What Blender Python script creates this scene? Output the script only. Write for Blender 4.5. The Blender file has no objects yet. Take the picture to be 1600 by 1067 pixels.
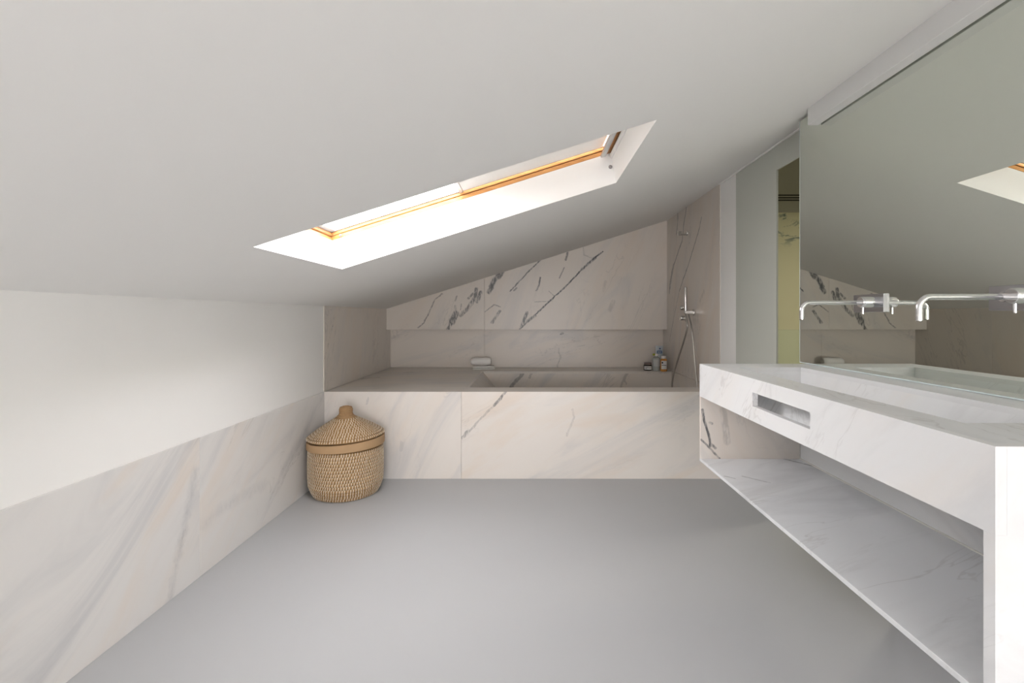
import bpy, bmesh, math, random
from mathutils import Vector, Matrix

# ------------------------------------------------------------------ camera, sky, light, exposure
S = bpy.context.scene
C = S.collection
F = 756.0                 # focal length in pixels of the 1600 x 1067 frame
EYE = 1.062
VPX, VPY = 828.0, 494.0   # where the depth lines of the room meet
U = 0.006

cam_d = bpy.data.cameras.new('camera')
cam_d.sensor_width = 36.0
cam_d.sensor_fit = 'HORIZONTAL'
cam_d.lens = F / 1600 * 36
cam_d.shift_x = -(VPX - 800) / 1600
cam_d.shift_y = -(533.5 - VPY) / 1600
cam_d.clip_start = 0.02
cam = bpy.data.objects.new('camera', cam_d)
C.objects.link(cam)
cam.location = (0, 0, EYE)
cam.rotation_euler = (math.pi / 2, 0, 0)
S.camera = cam

world = bpy.data.worlds.new('sky')
S.world = world
world.use_nodes = True
bg = world.node_tree.nodes['Background']
bg.inputs['Color'].default_value = (1.0, 0.962, 0.955, 1)
bg.inputs['Strength'].default_value = 7.0

S.view_settings.view_transform = 'Standard'
S.view_settings.look = 'None'
S.view_settings.gamma = 1.0
S.view_settings.use_curve_mapping = False
S.view_settings.exposure = 1.34

SL = 0.315                              # ceiling slope across the room
CA = math.atan(SL)
Z0 = EYE + 82 * U                       # ceiling height above the camera
def ceil_z(x): return Z0 + SL * x
E_ = Vector((math.cos(CA), 0, math.sin(CA)))
N_ = Vector((-math.sin(CA), 0, math.cos(CA)))
def CP(s, y, t):                        # ceiling frame: s up the slope, y along the room, t outwards
    p = Vector((0, 0, Z0)) + E_ * s + N_ * t
    return Vector((p.x, y, p.z))

def portal(name, loc, rot, sx, sy):
    l = bpy.data.lights.new(name, 'AREA')
    l.shape = 'RECTANGLE'; l.size = sx; l.size_y = sy
    l.cycles.is_portal = True
    o = bpy.data.objects.new(name, l); C.objects.link(o)
    o.location = loc; o.rotation_euler = rot
    return o
SKY_S0, SKY_S1, SKY_Y0, SKY_Y1 = -0.912, 0.418, 1.522, 2.241
portal('skylight_daylight', CP((SKY_S0 + SKY_S1) / 2 + .02, (SKY_Y0 + SKY_Y1) / 2, 0.24), (0, -CA, 0), 1.6, 1.0)
REAR = -2.6
RW = (-0.50, 1.00, 0.14, 1.34)          # added window behind the camera, unseen, lights the near surfaces: x0 x1 z0 z1
portal('added_rear_daylight', ((RW[0] + RW[1]) / 2, REAR - 0.14, (RW[2] + RW[3]) / 2), (math.pi / 2, 0, 0), RW[1] - RW[0], RW[3] - RW[2])

hl = bpy.data.lights.new('hall_fill_light', 'AREA')  # fill light added to brighten the next room, no fixture there
hl.shape = 'DISK'; hl.size = 0.4; hl.energy = 9; hl.color = (1.0, 0.94, 0.80)
ho = bpy.data.objects.new('hall_fill_light', hl); C.objects.link(ho)
ho.location = (3.2, 3.3, 2.2)

# ------------------------------------------------------------------ mesh helpers
def wloc(o):
    v = Vector((0, 0, 0))
    while o is not None:
        v += Vector(o.location); o = o.parent
    return v

def obj(name, bm, mat, parent=None, smooth=False, angle=None):
    if parent is not None:
        bmesh.ops.translate(bm, verts=bm.verts, vec=-wloc(parent))
    bmesh.ops.recalc_face_normals(bm, faces=bm.faces)
    me = bpy.data.meshes.new(name)
    bm.to_mesh(me); bm.free()
    if smooth:
        for p in me.polygons: p.use_smooth = True
        if angle is not None:
            me.set_sharp_from_angle(angle=math.radians(angle))
    o = bpy.data.objects.new(name, me)
    C.objects.link(o)
    if mat is not None: me.materials.append(mat)
    if parent is not None: o.parent = parent
    return o

def thing(name, label, cat, loc, group=None):
    o = bpy.data.objects.new(name, None); C.objects.link(o)
    o.location = loc; o.empty_display_size = 0.05
    o['label'] = label; o['category'] = cat
    if group: o['group'] = group
    return o

def tag(o, label, cat, group=None):
    o['label'] = label; o['category'] = cat
    if group: o['group'] = group
    return o

def struct(o, label=None, cat=None):
    o['kind'] = 'structure'
    if label: o['label'] = label
    if cat: o['category'] = cat
    return o

def NB(): return bmesh.new()

def box(bm, x0, x1, y0, y1, z0, z1, bev=0.0):
    vs = [bm.verts.new(p) for p in ((x0,y0,z0),(x1,y0,z0),(x1,y1,z0),(x0,y1,z0),(x0,y0,z1),(x1,y0,z1),(x1,y1,z1),(x0,y1,z1))]
    fs = [bm.faces.new([vs[i] for i in f]) for f in ((0,3,2,1),(4,5,6,7),(0,1,5,4),(1,2,6,5),(2,3,7,6),(3,0,4,7))]
    if bev > 0:
        es = set(e for f in fs for e in f.edges)
        bmesh.ops.bevel(bm, geom=list(es), offset=bev, segments=1, affect='EDGES')
    return bm

def hexa(bm, pts, bev=0.0):
    """eight points: bottom ring of four, top ring of four"""
    vs = [bm.verts.new(p) for p in pts]
    fs = [bm.faces.new([vs[i] for i in f]) for f in ((0,3,2,1),(4,5,6,7),(0,1,5,4),(1,2,6,5),(2,3,7,6),(3,0,4,7))]
    if bev > 0:
        es = set(e for f in fs for e in f.edges)
        bmesh.ops.bevel(bm, geom=list(es), offset=bev, segments=1, affect='EDGES')
    return bm

def cbox(bm, s0, s1, y0, y1, t0, t1, bev=0.0):
    """box in the ceiling's own frame"""
    return hexa(bm, [CP(s0,y0,t0),CP(s1,y0,t0),CP(s1,y1,t0),CP(s0,y1,t0),CP(s0,y0,t1),CP(s1,y0,t1),CP(s1,y1,t1),CP(s0,y1,t1)], bev)

def prism(bm, pts, vec, bev=0.0):
    """polygon (list of 3D points) extruded by vec"""
    v = Vector(vec)
    a = [bm.verts.new(p) for p in pts]
    b = [bm.verts.new(Vector(p) + v) for p in pts]
    n = len(a)
    fs = [bm.faces.new(a), bm.faces.new(b[::-1])]
    for i in range(n):
        fs.append(bm.faces.new((a[i], b[i], b[(i+1) % n], a[(i+1) % n])))
    if bev > 0:
        es = set(e for f in fs for e in f.edges)
        bmesh.ops.bevel(bm, geom=list(es), offset=bev, segments=1, affect='EDGES')
    return bm

def lathe(bm, prof, loc=(0,0,0), axis='Z', seg=32, cap=True):
    """prof: list of (r, h)"""
    loc = Vector(loc)
    rings = []
    for r, h in prof:
        ring = []
        for i in range(seg):
            a = 2 * math.pi * i / seg
            c, s = r * math.cos(a), r * math.sin(a)
            p = {'Z': (c, s, h), 'X': (h, c, s), 'Y': (c, h, s)}[axis]
            ring.append(bm.verts.new(loc + Vector(p)))
        rings.append(ring)
    for a, b in zip(rings, rings[1:]):
        for i in range(seg):
            bm.faces.new((a[i], a[(i+1) % seg], b[(i+1) % seg], b[i]))
    if cap:
        bm.faces.new(rings[0][::-1]); bm.faces.new(rings[-1])
    return bm

def tube(bm, path, rad, seg=14, cap=True):
    path = [Vector(p) for p in path]
    n = len(path)
    rings = []
    up = None
    for i, p in enumerate(path):
        d = (path[min(i+1, n-1)] - path[max(i-1, 0)]).normalized()
        if up is None:
            up = d.orthogonal().normalized()
        else:
            up = (up - d * up.dot(d)).normalized()
        side = d.cross(up)
        r = rad[i] if isinstance(rad, (list, tuple)) else rad
        rings.append([bm.verts.new(p + (up * math.cos(2*math.pi*k/seg) + side * math.sin(2*math.pi*k/seg)) * r) for k in range(seg)])
    for a, b in zip(rings, rings[1:]):
        for i in range(seg):
            bm.faces.new((a[i], a[(i+1) % seg], b[(i+1) % seg], b[i]))
    if cap:
        bm.faces.new(rings[0][::-1]); bm.faces.new(rings[-1])
    return bm

def smoothpath(pts, k=8):
    """Catmull-Rom through pts"""
    P = [Vector(p) for p in pts]
    P = [P[0] * 2 - P[1]] + P + [P[-1] * 2 - P[-2]]
    out = []
    for i in range(1, len(P) - 2):
        for j in range(k):
            t = j / k
            a, b, c, d = P[i-1], P[i], P[i+1], P[i+2]
            out.append(0.5 * ((2*b) + (c-a)*t + (2*a-5*b+4*c-d)*t*t + (3*b-a-3*c+d)*t*t*t))
    out.append(P[-2])
    return out

# ------------------------------------------------------------------ materials
def newmat(name):
    m = bpy.data.materials.new(name); m.use_nodes = True
    nt = m.node_tree
    return m, nt, nt.nodes['Principled BSDF']

def plain(name, col, rough=0.5, metal=0.0, spec=0.5, bump=0.0, bscale=200.0, var=0.0, vscale=3.0):
    m, nt, b = newmat(name)
    b.inputs['Base Color'].default_value = (*col, 1)
    b.inputs['Roughness'].default_value = rough
    b.inputs['Metallic'].default_value = metal
    b.inputs['Specular IOR Level'].default_value = spec
    g = nt.nodes.new('ShaderNodeNewGeometry')
    if var > 0:
        n = nt.nodes.new('ShaderNodeTexNoise'); n.inputs['Scale'].default_value = vscale
        n.inputs['Detail'].default_value = 4
        nt.links.new(g.outputs['Position'], n.inputs['Vector'])
        mr = nt.nodes.new('ShaderNodeMapRange')
        mr.inputs['To Min'].default_value = 1 - var; mr.inputs['To Max'].default_value = 1 + var
        nt.links.new(n.outputs['Fac'], mr.inputs['Value'])
        mx = nt.nodes.new('ShaderNodeVectorMath'); mx.operation = 'SCALE'
        mx.inputs[0].default_value = col
        nt.links.new(mr.outputs['Result'], mx.inputs['Scale'])
        nt.links.new(mx.outputs['Vector'], b.inputs['Base Color'])
    if bump > 0:
        n = nt.nodes.new('ShaderNodeTexNoise'); n.inputs['Scale'].default_value = bscale
        nt.links.new(g.outputs['Position'], n.inputs['Vector'])
        bp = nt.nodes.new('ShaderNodeBump'); bp.inputs['Strength'].default_value = bump
        bp.inputs['Distance'].default_value = 0.002
        nt.links.new(n.outputs['Fac'], bp.inputs['Height'])
        nt.links.new(bp.outputs['Normal'], b.inputs['Normal'])
    return m

def vein_group():
    ng = bpy.data.node_groups.new('vein_segment', 'ShaderNodeTree')
    I = ng.interface
    I.new_socket('P', in_out='INPUT', socket_type='NodeSocketVector')
    I.new_socket('A', in_out='INPUT', socket_type='NodeSocketVector')
    I.new_socket('B', in_out='INPUT', socket_type='NodeSocketVector')
    I.new_socket('W', in_out='INPUT', socket_type='NodeSocketFloat')
    I.new_socket('Mask', in_out='OUTPUT', socket_type='NodeSocketFloat')
    N, L = ng.nodes, ng.links
    gi, go = N.new('NodeGroupInput'), N.new('NodeGroupOutput')
    def vm(op):
        n = N.new('ShaderNodeVectorMath'); n.operation = op; return n
    pa = vm('SUBTRACT'); L.new(gi.outputs['P'], pa.inputs[0]); L.new(gi.outputs['A'], pa.inputs[1])
    ba = vm('SUBTRACT'); L.new(gi.outputs['B'], ba.inputs[0]); L.new(gi.outputs['A'], ba.inputs[1])
    d1 = vm('DOT_PRODUCT'); L.new(pa.outputs[0], d1.inputs[0]); L.new(ba.outputs[0], d1.inputs[1])
    d2 = vm('DOT_PRODUCT'); L.new(ba.outputs[0], d2.inputs[0]); L.new(ba.outputs[0], d2.inputs[1])
    dv = N.new('ShaderNodeMath'); dv.operation = 'DIVIDE'; dv.use_clamp = True
    L.new(d1.outputs['Value'], dv.inputs[0]); L.new(d2.outputs['Value'], dv.inputs[1])
    sc = vm('SCALE'); L.new(ba.outputs[0], sc.inputs[0]); L.new(dv.outputs[0], sc.inputs['Scale'])
    sb = vm('SUBTRACT'); L.new(pa.outputs[0], sb.inputs[0]); L.new(sc.outputs[0], sb.inputs[1])
    ln = vm('LENGTH'); L.new(sb.outputs[0], ln.inputs[0])
    q = N.new('ShaderNodeMath'); q.operation = 'DIVIDE'
    L.new(ln.outputs['Value'], q.inputs[0]); L.new(gi.outputs['W'], q.inputs[1])
    one = N.new('ShaderNodeMath'); one.operation = 'SUBTRACT'; one.use_clamp = True
    one.inputs[0].default_value = 1.0
    L.new(q.outputs[0], one.inputs[1]); L.new(one.outputs[0], go.inputs['Mask'])
    return ng
VEIN = vein_group()

def marble(name, normal, along, seed=0.0, veins=(), tone=1.0, grey=0.5, beige=0.5, rough=0.32, warp=0.012, vdark=(0.065, 0.07, 0.08), brk=1.0, soft=False, base=(.745, .705, .66)):
    """honed marble: drifting grey and beige clouds along a direction, plus dark veins given as polylines on the slab"""
    m, nt, b = newmat(name)
    N, L = nt.nodes, nt.links
    n_ = Vector(normal).normalized(); a_ = Vector(along).normalized(); c_ = n_.cross(a_)
    g = N.new('ShaderNodeNewGeometry')
    def dot(v):
        d = N.new('ShaderNodeVectorMath'); d.operation = 'DOT_PRODUCT'
        L.new(g.outputs['Position'], d.inputs[0]); d.inputs[1].default_value = v
        return d.outputs['Value']
    cb = N.new('ShaderNodeCombineXYZ')
    L.new(dot(tuple(a_ * 0.55)), cb.inputs[0]); L.new(dot(tuple(c_ * 2.1)), cb.inputs[1]); L.new(dot(tuple(n_ * 1.3)), cb.inputs[2])
    ad = N.new('ShaderNodeVectorMath'); ad.operation = 'ADD'; ad.inputs[1].default_value = (seed * 3.7, seed * 1.9, seed * 5.3)
    L.new(cb.outputs[0], ad.inputs[0])
    co = ad.outputs[0]
    def noise(scale, detail, rough_, dist, off):
        x = N.new('ShaderNodeVectorMath'); x.operation = 'ADD'; x.inputs[1].default_value = (off, off * .7, off * 1.3)
        L.new(co, x.inputs[0])
        t = N.new('ShaderNodeTexNoise'); t.inputs['Scale'].default_value = scale; t.inputs['Detail'].default_value = detail
        t.inputs['Roughness'].default_value = rough_; t.inputs['Distortion'].default_value = dist
        L.new(x.outputs[0], t.inputs['Vector']); return t.outputs['Fac']
    def ramp(v, lo, hi, out=1.0):
        r = N.new('ShaderNodeMapRange'); r.interpolation_type = 'SMOOTHSTEP'
        r.inputs['From Min'].default_value = lo; r.inputs['From Max'].default_value = hi; r.inputs['To Max'].default_value = out
        L.new(v, r.inputs['Value']); return r.outputs['Result']
    def mix(f, c1, c2):
        x = N.new('ShaderNodeMix'); x.data_type = 'RGBA'
        L.new(f, x.inputs['Factor'])
        for s, c in ((x.inputs['A'], c1), (x.inputs['B'], c2)):
            if isinstance(c, tuple): s.default_value = (*c, 1)
            else: L.new(c, s)
        return x.outputs['Result']
    k = tone
    col = mix(ramp(noise(2.2, 5, .55, .6, 0), .45, .72, beige), tuple(k*c for c in base), (.72*k, .62*k, .525*k))
    col = mix(ramp(noise(1.9, 6, .6, 1.0, 11.3), .46, .74, grey), col, (.50*k, .505*k, .52*k))
    # thin soft hairlines
    h = noise(2.6, 4, .6, 1.6, 23.1)
    ab = N.new('ShaderNodeMath'); ab.operation = 'SUBTRACT'; ab.inputs[1].default_value = .5; L.new(h, ab.inputs[0])
    ab2 = N.new('ShaderNodeMath'); ab2.operation = 'ABSOLUTE'; L.new(ab.outputs[0], ab2.inputs[0])
    hl_ = ramp(ab2.outputs[0], .018, 0.0, 1.0)
    gate = ramp(noise(1.6, 2, .5, 0, 41.0), .5, .68, .42)
    hm = N.new('ShaderNodeMath'); hm.operation = 'MULTIPLY'; L.new(hl_, hm.inputs[0]); L.new(gate, hm.inputs[1])
    col = mix(hm.outputs[0], col, (.36*k, .345*k, .335*k))
    if veins:
        # warped position for ragged veins
        wn = N.new('ShaderNodeTexNoise'); wn.inputs['Scale'].default_value = 22; wn.inputs['Detail'].default_value = 5; wn.inputs['Roughness'].default_value = .65
        L.new(g.outputs['Position'], wn.inputs['Vector'])
        ws = N.new('ShaderNodeVectorMath'); ws.operation = 'SUBTRACT'; ws.inputs[1].default_value = (.5, .5, .5); L.new(wn.outputs['Color'], ws.inputs[0])
        wk = N.new('ShaderNodeVectorMath'); wk.operation = 'SCALE'; wk.inputs['Scale'].default_value = warp * 2; L.new(ws.outputs[0], wk.inputs[0])
        wp = N.new('ShaderNodeVectorMath'); wp.operation = 'ADD'; L.new(g.outputs['Position'], wp.inputs[0]); L.new(wk.outputs[0], wp.inputs[1])
        # breakup
        bn = N.new('ShaderNodeTexNoise'); bn.inputs['Scale'].default_value = 46; bn.inputs['Detail'].default_value = 4; bn.inputs['Roughness'].default_value = .7
        bm_ = N.new('ShaderNodeVectorMath'); bm_.operation = 'MULTIPLY'; bm_.inputs[1].default_value = (1.7, 1.0, .45) if abs(n_.y) > .5 else (1.0, 1.6, .45)
        L.new(g.outputs['Position'], bm_.inputs[0]); L.new(bm_.outputs[0], bn.inputs['Vector'])
        brf = ramp(bn.outputs['Fac'], .36, .58, 1.0)
        def collect(sel):
            acc = None
            for pts, w, dk in sel:
                for p, q in zip(pts, pts[1:]):
                    gn = N.new('ShaderNodeGroup'); gn.node_tree = VEIN
                    L.new(wp.outputs[0], gn.inputs['P'])
                    gn.inputs['A'].default_value = p; gn.inputs['B'].default_value = q; gn.inputs['W'].default_value = w
                    s = ramp(gn.outputs['Mask'], 0.0 if soft else .05, 1.0 if soft else .55, dk)
                    if acc is None: acc = s
                    else:
                        mm = N.new('ShaderNodeMath'); mm.operation = 'MAXIMUM'; L.new(acc, mm.inputs[0]); L.new(s, mm.inputs[1]); acc = mm.outputs[0]
            return acc
        parts = []
        for sel, bk_amt in (([v for v in veins if v[1] >= .0135], brk), ([v for v in veins if v[1] < .0135], brk * .65)):
            acc = collect(sel)
            if acc is None: continue
            br = N.new('ShaderNodeMapRange'); br.inputs['To Min'].default_value = 1 - bk_amt * .9; br.inputs['To Max'].default_value = 1.0
            L.new(brf, br.inputs['Value'])
            fm = N.new('ShaderNodeMath'); fm.operation = 'MULTIPLY'; L.new(acc, fm.inputs[0]); L.new(br.outputs['Result'], fm.inputs[1])
            parts.append(fm)
        fm = parts[0]
        if len(parts) == 2:
            fm = N.new('ShaderNodeMath'); fm.operation = 'MAXIMUM'; L.new(parts[0].outputs[0], fm.inputs[0]); L.new(parts[1].outputs[0], fm.inputs[1])
        col = mix(fm.outputs[0], col, vdark)
    L.new(col, b.inputs['Base Color'])
    b.inputs['Roughness'].default_value = rough
    b.inputs['Specular IOR Level'].default_value = .4
    return m

M = {}
M['plaster'] = plain('white_plaster', (.87, .865, .845), .85, spec=.2, bump=.04, bscale=120)
M['resin'] = plain('grey_resin_floor', (.425, .433, .445), .42, spec=.35, var=.025, vscale=1.6)
M['sage'] = plain('pale_grey_green_lacquer', (.56, .58, .53), .55, spec=.3)
M['beam'] = plain('pelmet_white', (.74, .74, .73), .6, spec=.3)
M['dark'] = plain('dark_gap', (.05, .05, .045), .9, spec=.1)
M['chrome'] = plain('polished_chrome', (.86, .86, .87), .07, 1.0)
M['chrome_satin'] = plain('satin_chrome', (.52, .52, .54), .22, 1.0)
M['chrome_dull'] = plain('worn_chrome', (.62, .61, .59), .2, 1.0)
M['alu'] = plain('grey_aluminium', (.60, .61, .61), .4, .6)
M['gasket'] = plain('grey_gasket', (.45, .46, .47), .6)
M['screw'] = plain('zinc_screw', (.38, .36, .36), .4, .8)
M['blind'] = plain('white_blind_fabric', (.80, .79, .77), .9, spec=.1)
M['silicone'] = plain('silicone_joint', (.66, .65, .62), .6)

def wood_mat():
    m, nt, b = newmat('varnished_pine')
    N, L = nt.nodes, nt.links
    g = N.new('ShaderNodeNewGeometry')
    mp = N.new('ShaderNodeMapping'); mp.inputs['Scale'].default_value = (3, 40, 40); mp.inputs['Rotation'].default_value = (0, CA, 0)
    L.new(g.outputs['Position'], mp.inputs['Vector'])
    t = N.new('ShaderNodeTexNoise'); t.inputs['Scale'].default_value = 2.2; t.inputs['Detail'].default_value = 6; t.inputs['Distortion'].default_value = .8
    L.new(mp.outputs[0], t.inputs['Vector'])
    r = N.new('ShaderNodeValToRGB')
    r.color_ramp.elements[0].position = .3; r.color_ramp.elements[0].color = (.50, .22, .065, 1)
    r.color_ramp.elements[1].position = .75; r.color_ramp.elements[1].color = (.68, .36, .13, 1)
    L.new(t.outputs['Fac'], r.inputs['Fac']); L.new(r.outputs['Color'], b.inputs['Base Color'])
    b.inputs['Roughness'].default_value = .35
    return m
M['wood'] = wood_mat()

def pane_mat():
    m, nt, b = newmat('clear_window_glass')
    N, L = nt.nodes, nt.links
    N.remove(b)
    out = N['Material Output']
    tr = N.new('ShaderNodeBsdfTransparent'); tr.inputs['Color'].default_value = (.97, .97, .97, 1)
    gl = N.new('ShaderNodeBsdfGlossy'); gl.inputs['Roughness'].default_value = .02
    fc = N.new('ShaderNodeLayerWeight'); fc.inputs['Blend'].default_value = .5
    pw = N.new('ShaderNodeMath'); pw.operation = 'POWER'; pw.inputs[1].default_value = 5; L.new(fc.outputs['Facing'], pw.inputs[0])
    lw = N.new('ShaderNodeMapRange'); lw.inputs['To Min'].default_value = .02; lw.inputs['To Max'].default_value = .9; L.new(pw.outputs[0], lw.inputs['Value'])
    mx = N.new('ShaderNodeMixShader')
    L.new(lw.outputs[0], mx.inputs[0]); L.new(tr.outputs[0], mx.inputs[1]); L.new(gl.outputs[0], mx.inputs[2])
    L.new(mx.outputs[0], out.inputs['Surface'])
    return m
M['pane'] = pane_mat()
def blind_mat():
    m, nt, b = newmat('white_translucent_blind')
    N, L = nt.nodes, nt.links
    b.inputs['Base Color'].default_value = (.82, .81, .79, 1); b.inputs['Roughness'].default_value = .9
    tl = N.new('ShaderNodeBsdfTranslucent'); tl.inputs['Color'].default_value = (.82, .80, .77, 1)
    mx = N.new('ShaderNodeMixShader'); mx.inputs[0].default_value = BLIND_T
    L.new(b.outputs[0], mx.inputs[1]); L.new(tl.outputs[0], mx.inputs[2]); L.new(mx.outputs[0], N['Material Output'].inputs['Surface'])
    return m
BLIND_T = .11
M['blind'] = blind_mat()

def mirror_mat():
    m, nt, b = newmat('mirror_silvering')
    b.inputs['Base Color'].default_value = (.80, .83, .765, 1)
    b.inputs['Metallic'].default_value = 1; b.inputs['Roughness'].default_value = 0.0
    return m
M['mirror'] = mirror_mat()
M['mirror_edge'] = plain('polished_glass_edge', (.62, .70, .70), .15, spec=.7)

def mural_mat():
    """pale yellow wallpaper with a printed band of dark green-grey tree crowns"""
    m, nt, b = newmat('tree_wallpaper')
    N, L = nt.nodes, nt.links
    g = N.new('ShaderNodeNewGeometry')
    sx = N.new('ShaderNodeSeparateXYZ'); L.new(g.outputs['Position'], sx.inputs[0])
    mp = N.new('ShaderNodeMapping'); mp.inputs['Scale'].default_value = (4.2, 1, 9.0); mp.inputs['Location'].default_value = (.35, 0, .2)
    L.new(g.outputs['Position'], mp.inputs['Vector'])
    t = N.new('ShaderNodeTexNoise'); t.inputs['Scale'].default_value = 1.0; t.inputs['Detail'].default_value = 9; t.inputs['Roughness'].default_value = .66
    t.inputs['Distortion'].default_value = .5
    L.new(mp.outputs[0], t.inputs['Vector'])
    r = N.new('ShaderNodeMapRange'); r.inputs['From Min'].default_value = .53; r.inputs['From Max'].default_value = .60
    L.new(t.outputs['Fac'], r.inputs['Value'])
    bz = N.new('ShaderNodeMapRange'); bz.interpolation_type = 'SMOOTHSTEP'; bz.inputs['From Min'].default_value = 1.76; bz.inputs['From Max'].default_value = 1.90
    L.new(sx.outputs['Z'], bz.inputs['Value'])
    mu = N.new('ShaderNodeMath'); mu.operation = 'MULTIPLY'; L.new(r.outputs[0], mu.inputs[0]); L.new(bz.outputs[0], mu.inputs[1])
    x = N.new('ShaderNodeMix'); x.data_type = 'RGBA'; L.new(mu.outputs[0], x.inputs['Factor'])
    x.inputs['A'].default_value = (.62, .59, .38, 1); x.inputs['B'].default_value = (.13, .17, .15, 1)
    L.new(x.outputs['Result'], b.inputs['Base Color']); b.inputs['Roughness'].default_value = .8
    return m
M['mural'] = mural_mat()
M['hall'] = plain('hall_paint', (.40, .385, .30), .9, spec=.2)
M['hall_low'] = plain('hall_low_panel', (.58, .60, .40), .6, spec=.3)

# pixel to surface helpers for the veins that the slabs show
def on_y(px, py, y): return (( px - VPX) * y / F, y, EYE + (VPY - py) * y / F)
def on_x(px, py, x):
    y = x * F / (px - VPX)
    return (x, y, EYE + (VPY - py) * y / F)
def on_z(px, py, z):
    y = (EYE - z) * F / (py - VPY)
    return ((px - VPX) * y / F, y, z)

# ------------------------------------------------------------------ room dimensions
XL, XR = -1.35, 1.29
YB = 4.536           # upper marble face of the back wall
YN = 4.668           # niche back
YF = 3.16            # bath front
ZT = 0.5685          # bath and dado top
ZP = 0.936           # lower edge of the upper back panel
YMB = 3.273          # where the shower marble ends on the right wall
XM = 1.188           # mirror face
G = 0.0012           # slab joint

# ---- floor
bm = NB(); box(bm, XL - .12, 3.8, REAR - .12, 5.2, -.12, 0)
floor = struct(obj('floor', bm, M['resin']), 'seamless pale grey resin floor', 'floor')

# ---- ceiling with the splayed skylight openings
SH0, SH1, TR = -.004, .018, .14
def ceiling():
    bm = NB()
    s0, s1 = (XL - .12) / math.cos(CA), (XR + .11) / math.cos(CA)
    ys = [REAR - .12, SKY_Y0, SKY_Y1, 4.86]
    ss_b = [s0, SKY_S0, SKY_S1, s1]
    ss_t = [s0, SKY_S0 + SH0, SKY_S1 + SH1, s1]
    lo = [[bm.verts.new(CP(s, y, 0)) for s in ss_b] for y in ys]
    hi = [[bm.verts.new(CP(s, y, TR)) for s in ss_t] for y in ys]
    for j in range(3):
        for i in range(3):
            if i == 1 and j == 1: continue
            bm.faces.new((lo[j][i], lo[j][i+1], lo[j+1][i+1], lo[j+1][i]))
            bm.faces.new((hi[j][i], hi[j+1][i], hi[j+1][i+1], hi[j][i+1]))
    for h in (1,):
        for (j0, i0), (j1, i1) in (((h,1),(h,2)), ((h,2),(h+1,2)), ((h+1,2),(h+1,1)), ((h+1,1),(h,1))):
            bm.faces.new((lo[j0][i0], lo[j1][i1], hi[j1][i1], hi[j0][i0]))
    ring = [(0,i) for i in range(4)] + [(j,3) for j in range(1,4)] + [(3,i) for i in (2,1,0)] + [(j,0) for j in (2,1)]
    for a, b_ in zip(ring, ring[1:] + ring[:1]):
        bm.faces.new((lo[a[0]][a[1]], hi[a[0]][a[1]], hi[b_[0]][b_[1]], lo[b_[0]][b_[1]]))
    return obj('ceiling', bm, M['plaster'])
ceiling_o = struct(ceiling(), 'sloping white plaster attic ceiling with a skylight opening', 'ceiling')

# ---- left wall, its dado and the bath surround
bm = NB(); box(bm, XL - .12, XL, REAR - .12, 4.80, 0, ceil_z(XL) + .03)
wall_left = struct(obj('wall_left', bm, M['plaster']), 'low white plaster knee wall under the sloping ceiling', 'wall')
def px_left(px): return XL * F / (px - VPX)
yj = px_left(310)
v_a = [on_x(262, 936, XL), on_x(276, 870, XL), on_x(288, 813, XL), on_x(303, 735, XL)]
v_b = [on_x(320, 817, XL), on_x(342, 797, XL), on_x(365, 781, XL), on_x(411, 757, XL)]
v_c = [on_x(440, 735, XL), on_x(478, 672, XL)]
M['dado_a'] = marble('dado_marble_near', (1,0,0), (0, .8, .6), 1.0, [(v_a[:3], .028, .30), (v_a[1:], .036, .34), (v_a, .0125, .38), (v_a[1:3], .020, .55)], 1.0, .7, .5, brk=.5, soft=True, warp=.03, vdark=(.33,.335,.35), base=(.725, .712, .695))
M['dado_b'] = marble('dado_marble_far', (1,0,0), (0, .8, .55), 2.3, [(v_b, .045, .20), (v_b[1:3], .028, .30), (v_b[:2], .012, .3), (v_c, .05, .3)], 1.0, .55, .4, brk=.5, soft=True, warp=.03, vdark=(.36,.365,.38), base=(.725, .712, .695))
for (y0, y1, mt) in ((REAR, -.9 - G, 'dado_b'), (-.9, yj - G, 'dado_a'), (yj, YF, 'dado_b')):
    bm = NB(); box(bm, XL, XL + .006, y0, y1, 0, ZT, .0008); obj('marble_slab', bm, M[mt], wall_left)
vl = [[on_x(522, 495, XL), on_x(516, 520, XL), on_x(510, 545, XL), on_x(506, 560, XL)], [on_x(534, 522, XL), on_x(518, 545, XL)], [on_x(590, 490, XL), on_x(597, 500, XL)]]
M['bath_left_a'] = marble('bath_end_marble_a', (1,0,0), (0, .35, .94), 4.0, [(vl[0], .008, .8), (vl[1], .006, .5)], .97, .35, .5, brk=.7, base=(.735, .68, .62))
M['bath_left_b'] = marble('bath_end_marble_b', (1,0,0), (0, .35, .94), 5.1, [], .95, .55, .35, base=(.735, .68, .62))
ysp = px_left(566)
for (y0, y1, mt) in ((YF, ysp - G, 'bath_left_a'), (ysp, YN, 'bath_left_b')):
    bm = NB(); box(bm, XL, XL + .006, y0, y1, ZT, ceil_z(XL + .006) + .004, .0008); obj('marble_slab', bm, M[mt], wall_left)

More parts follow.
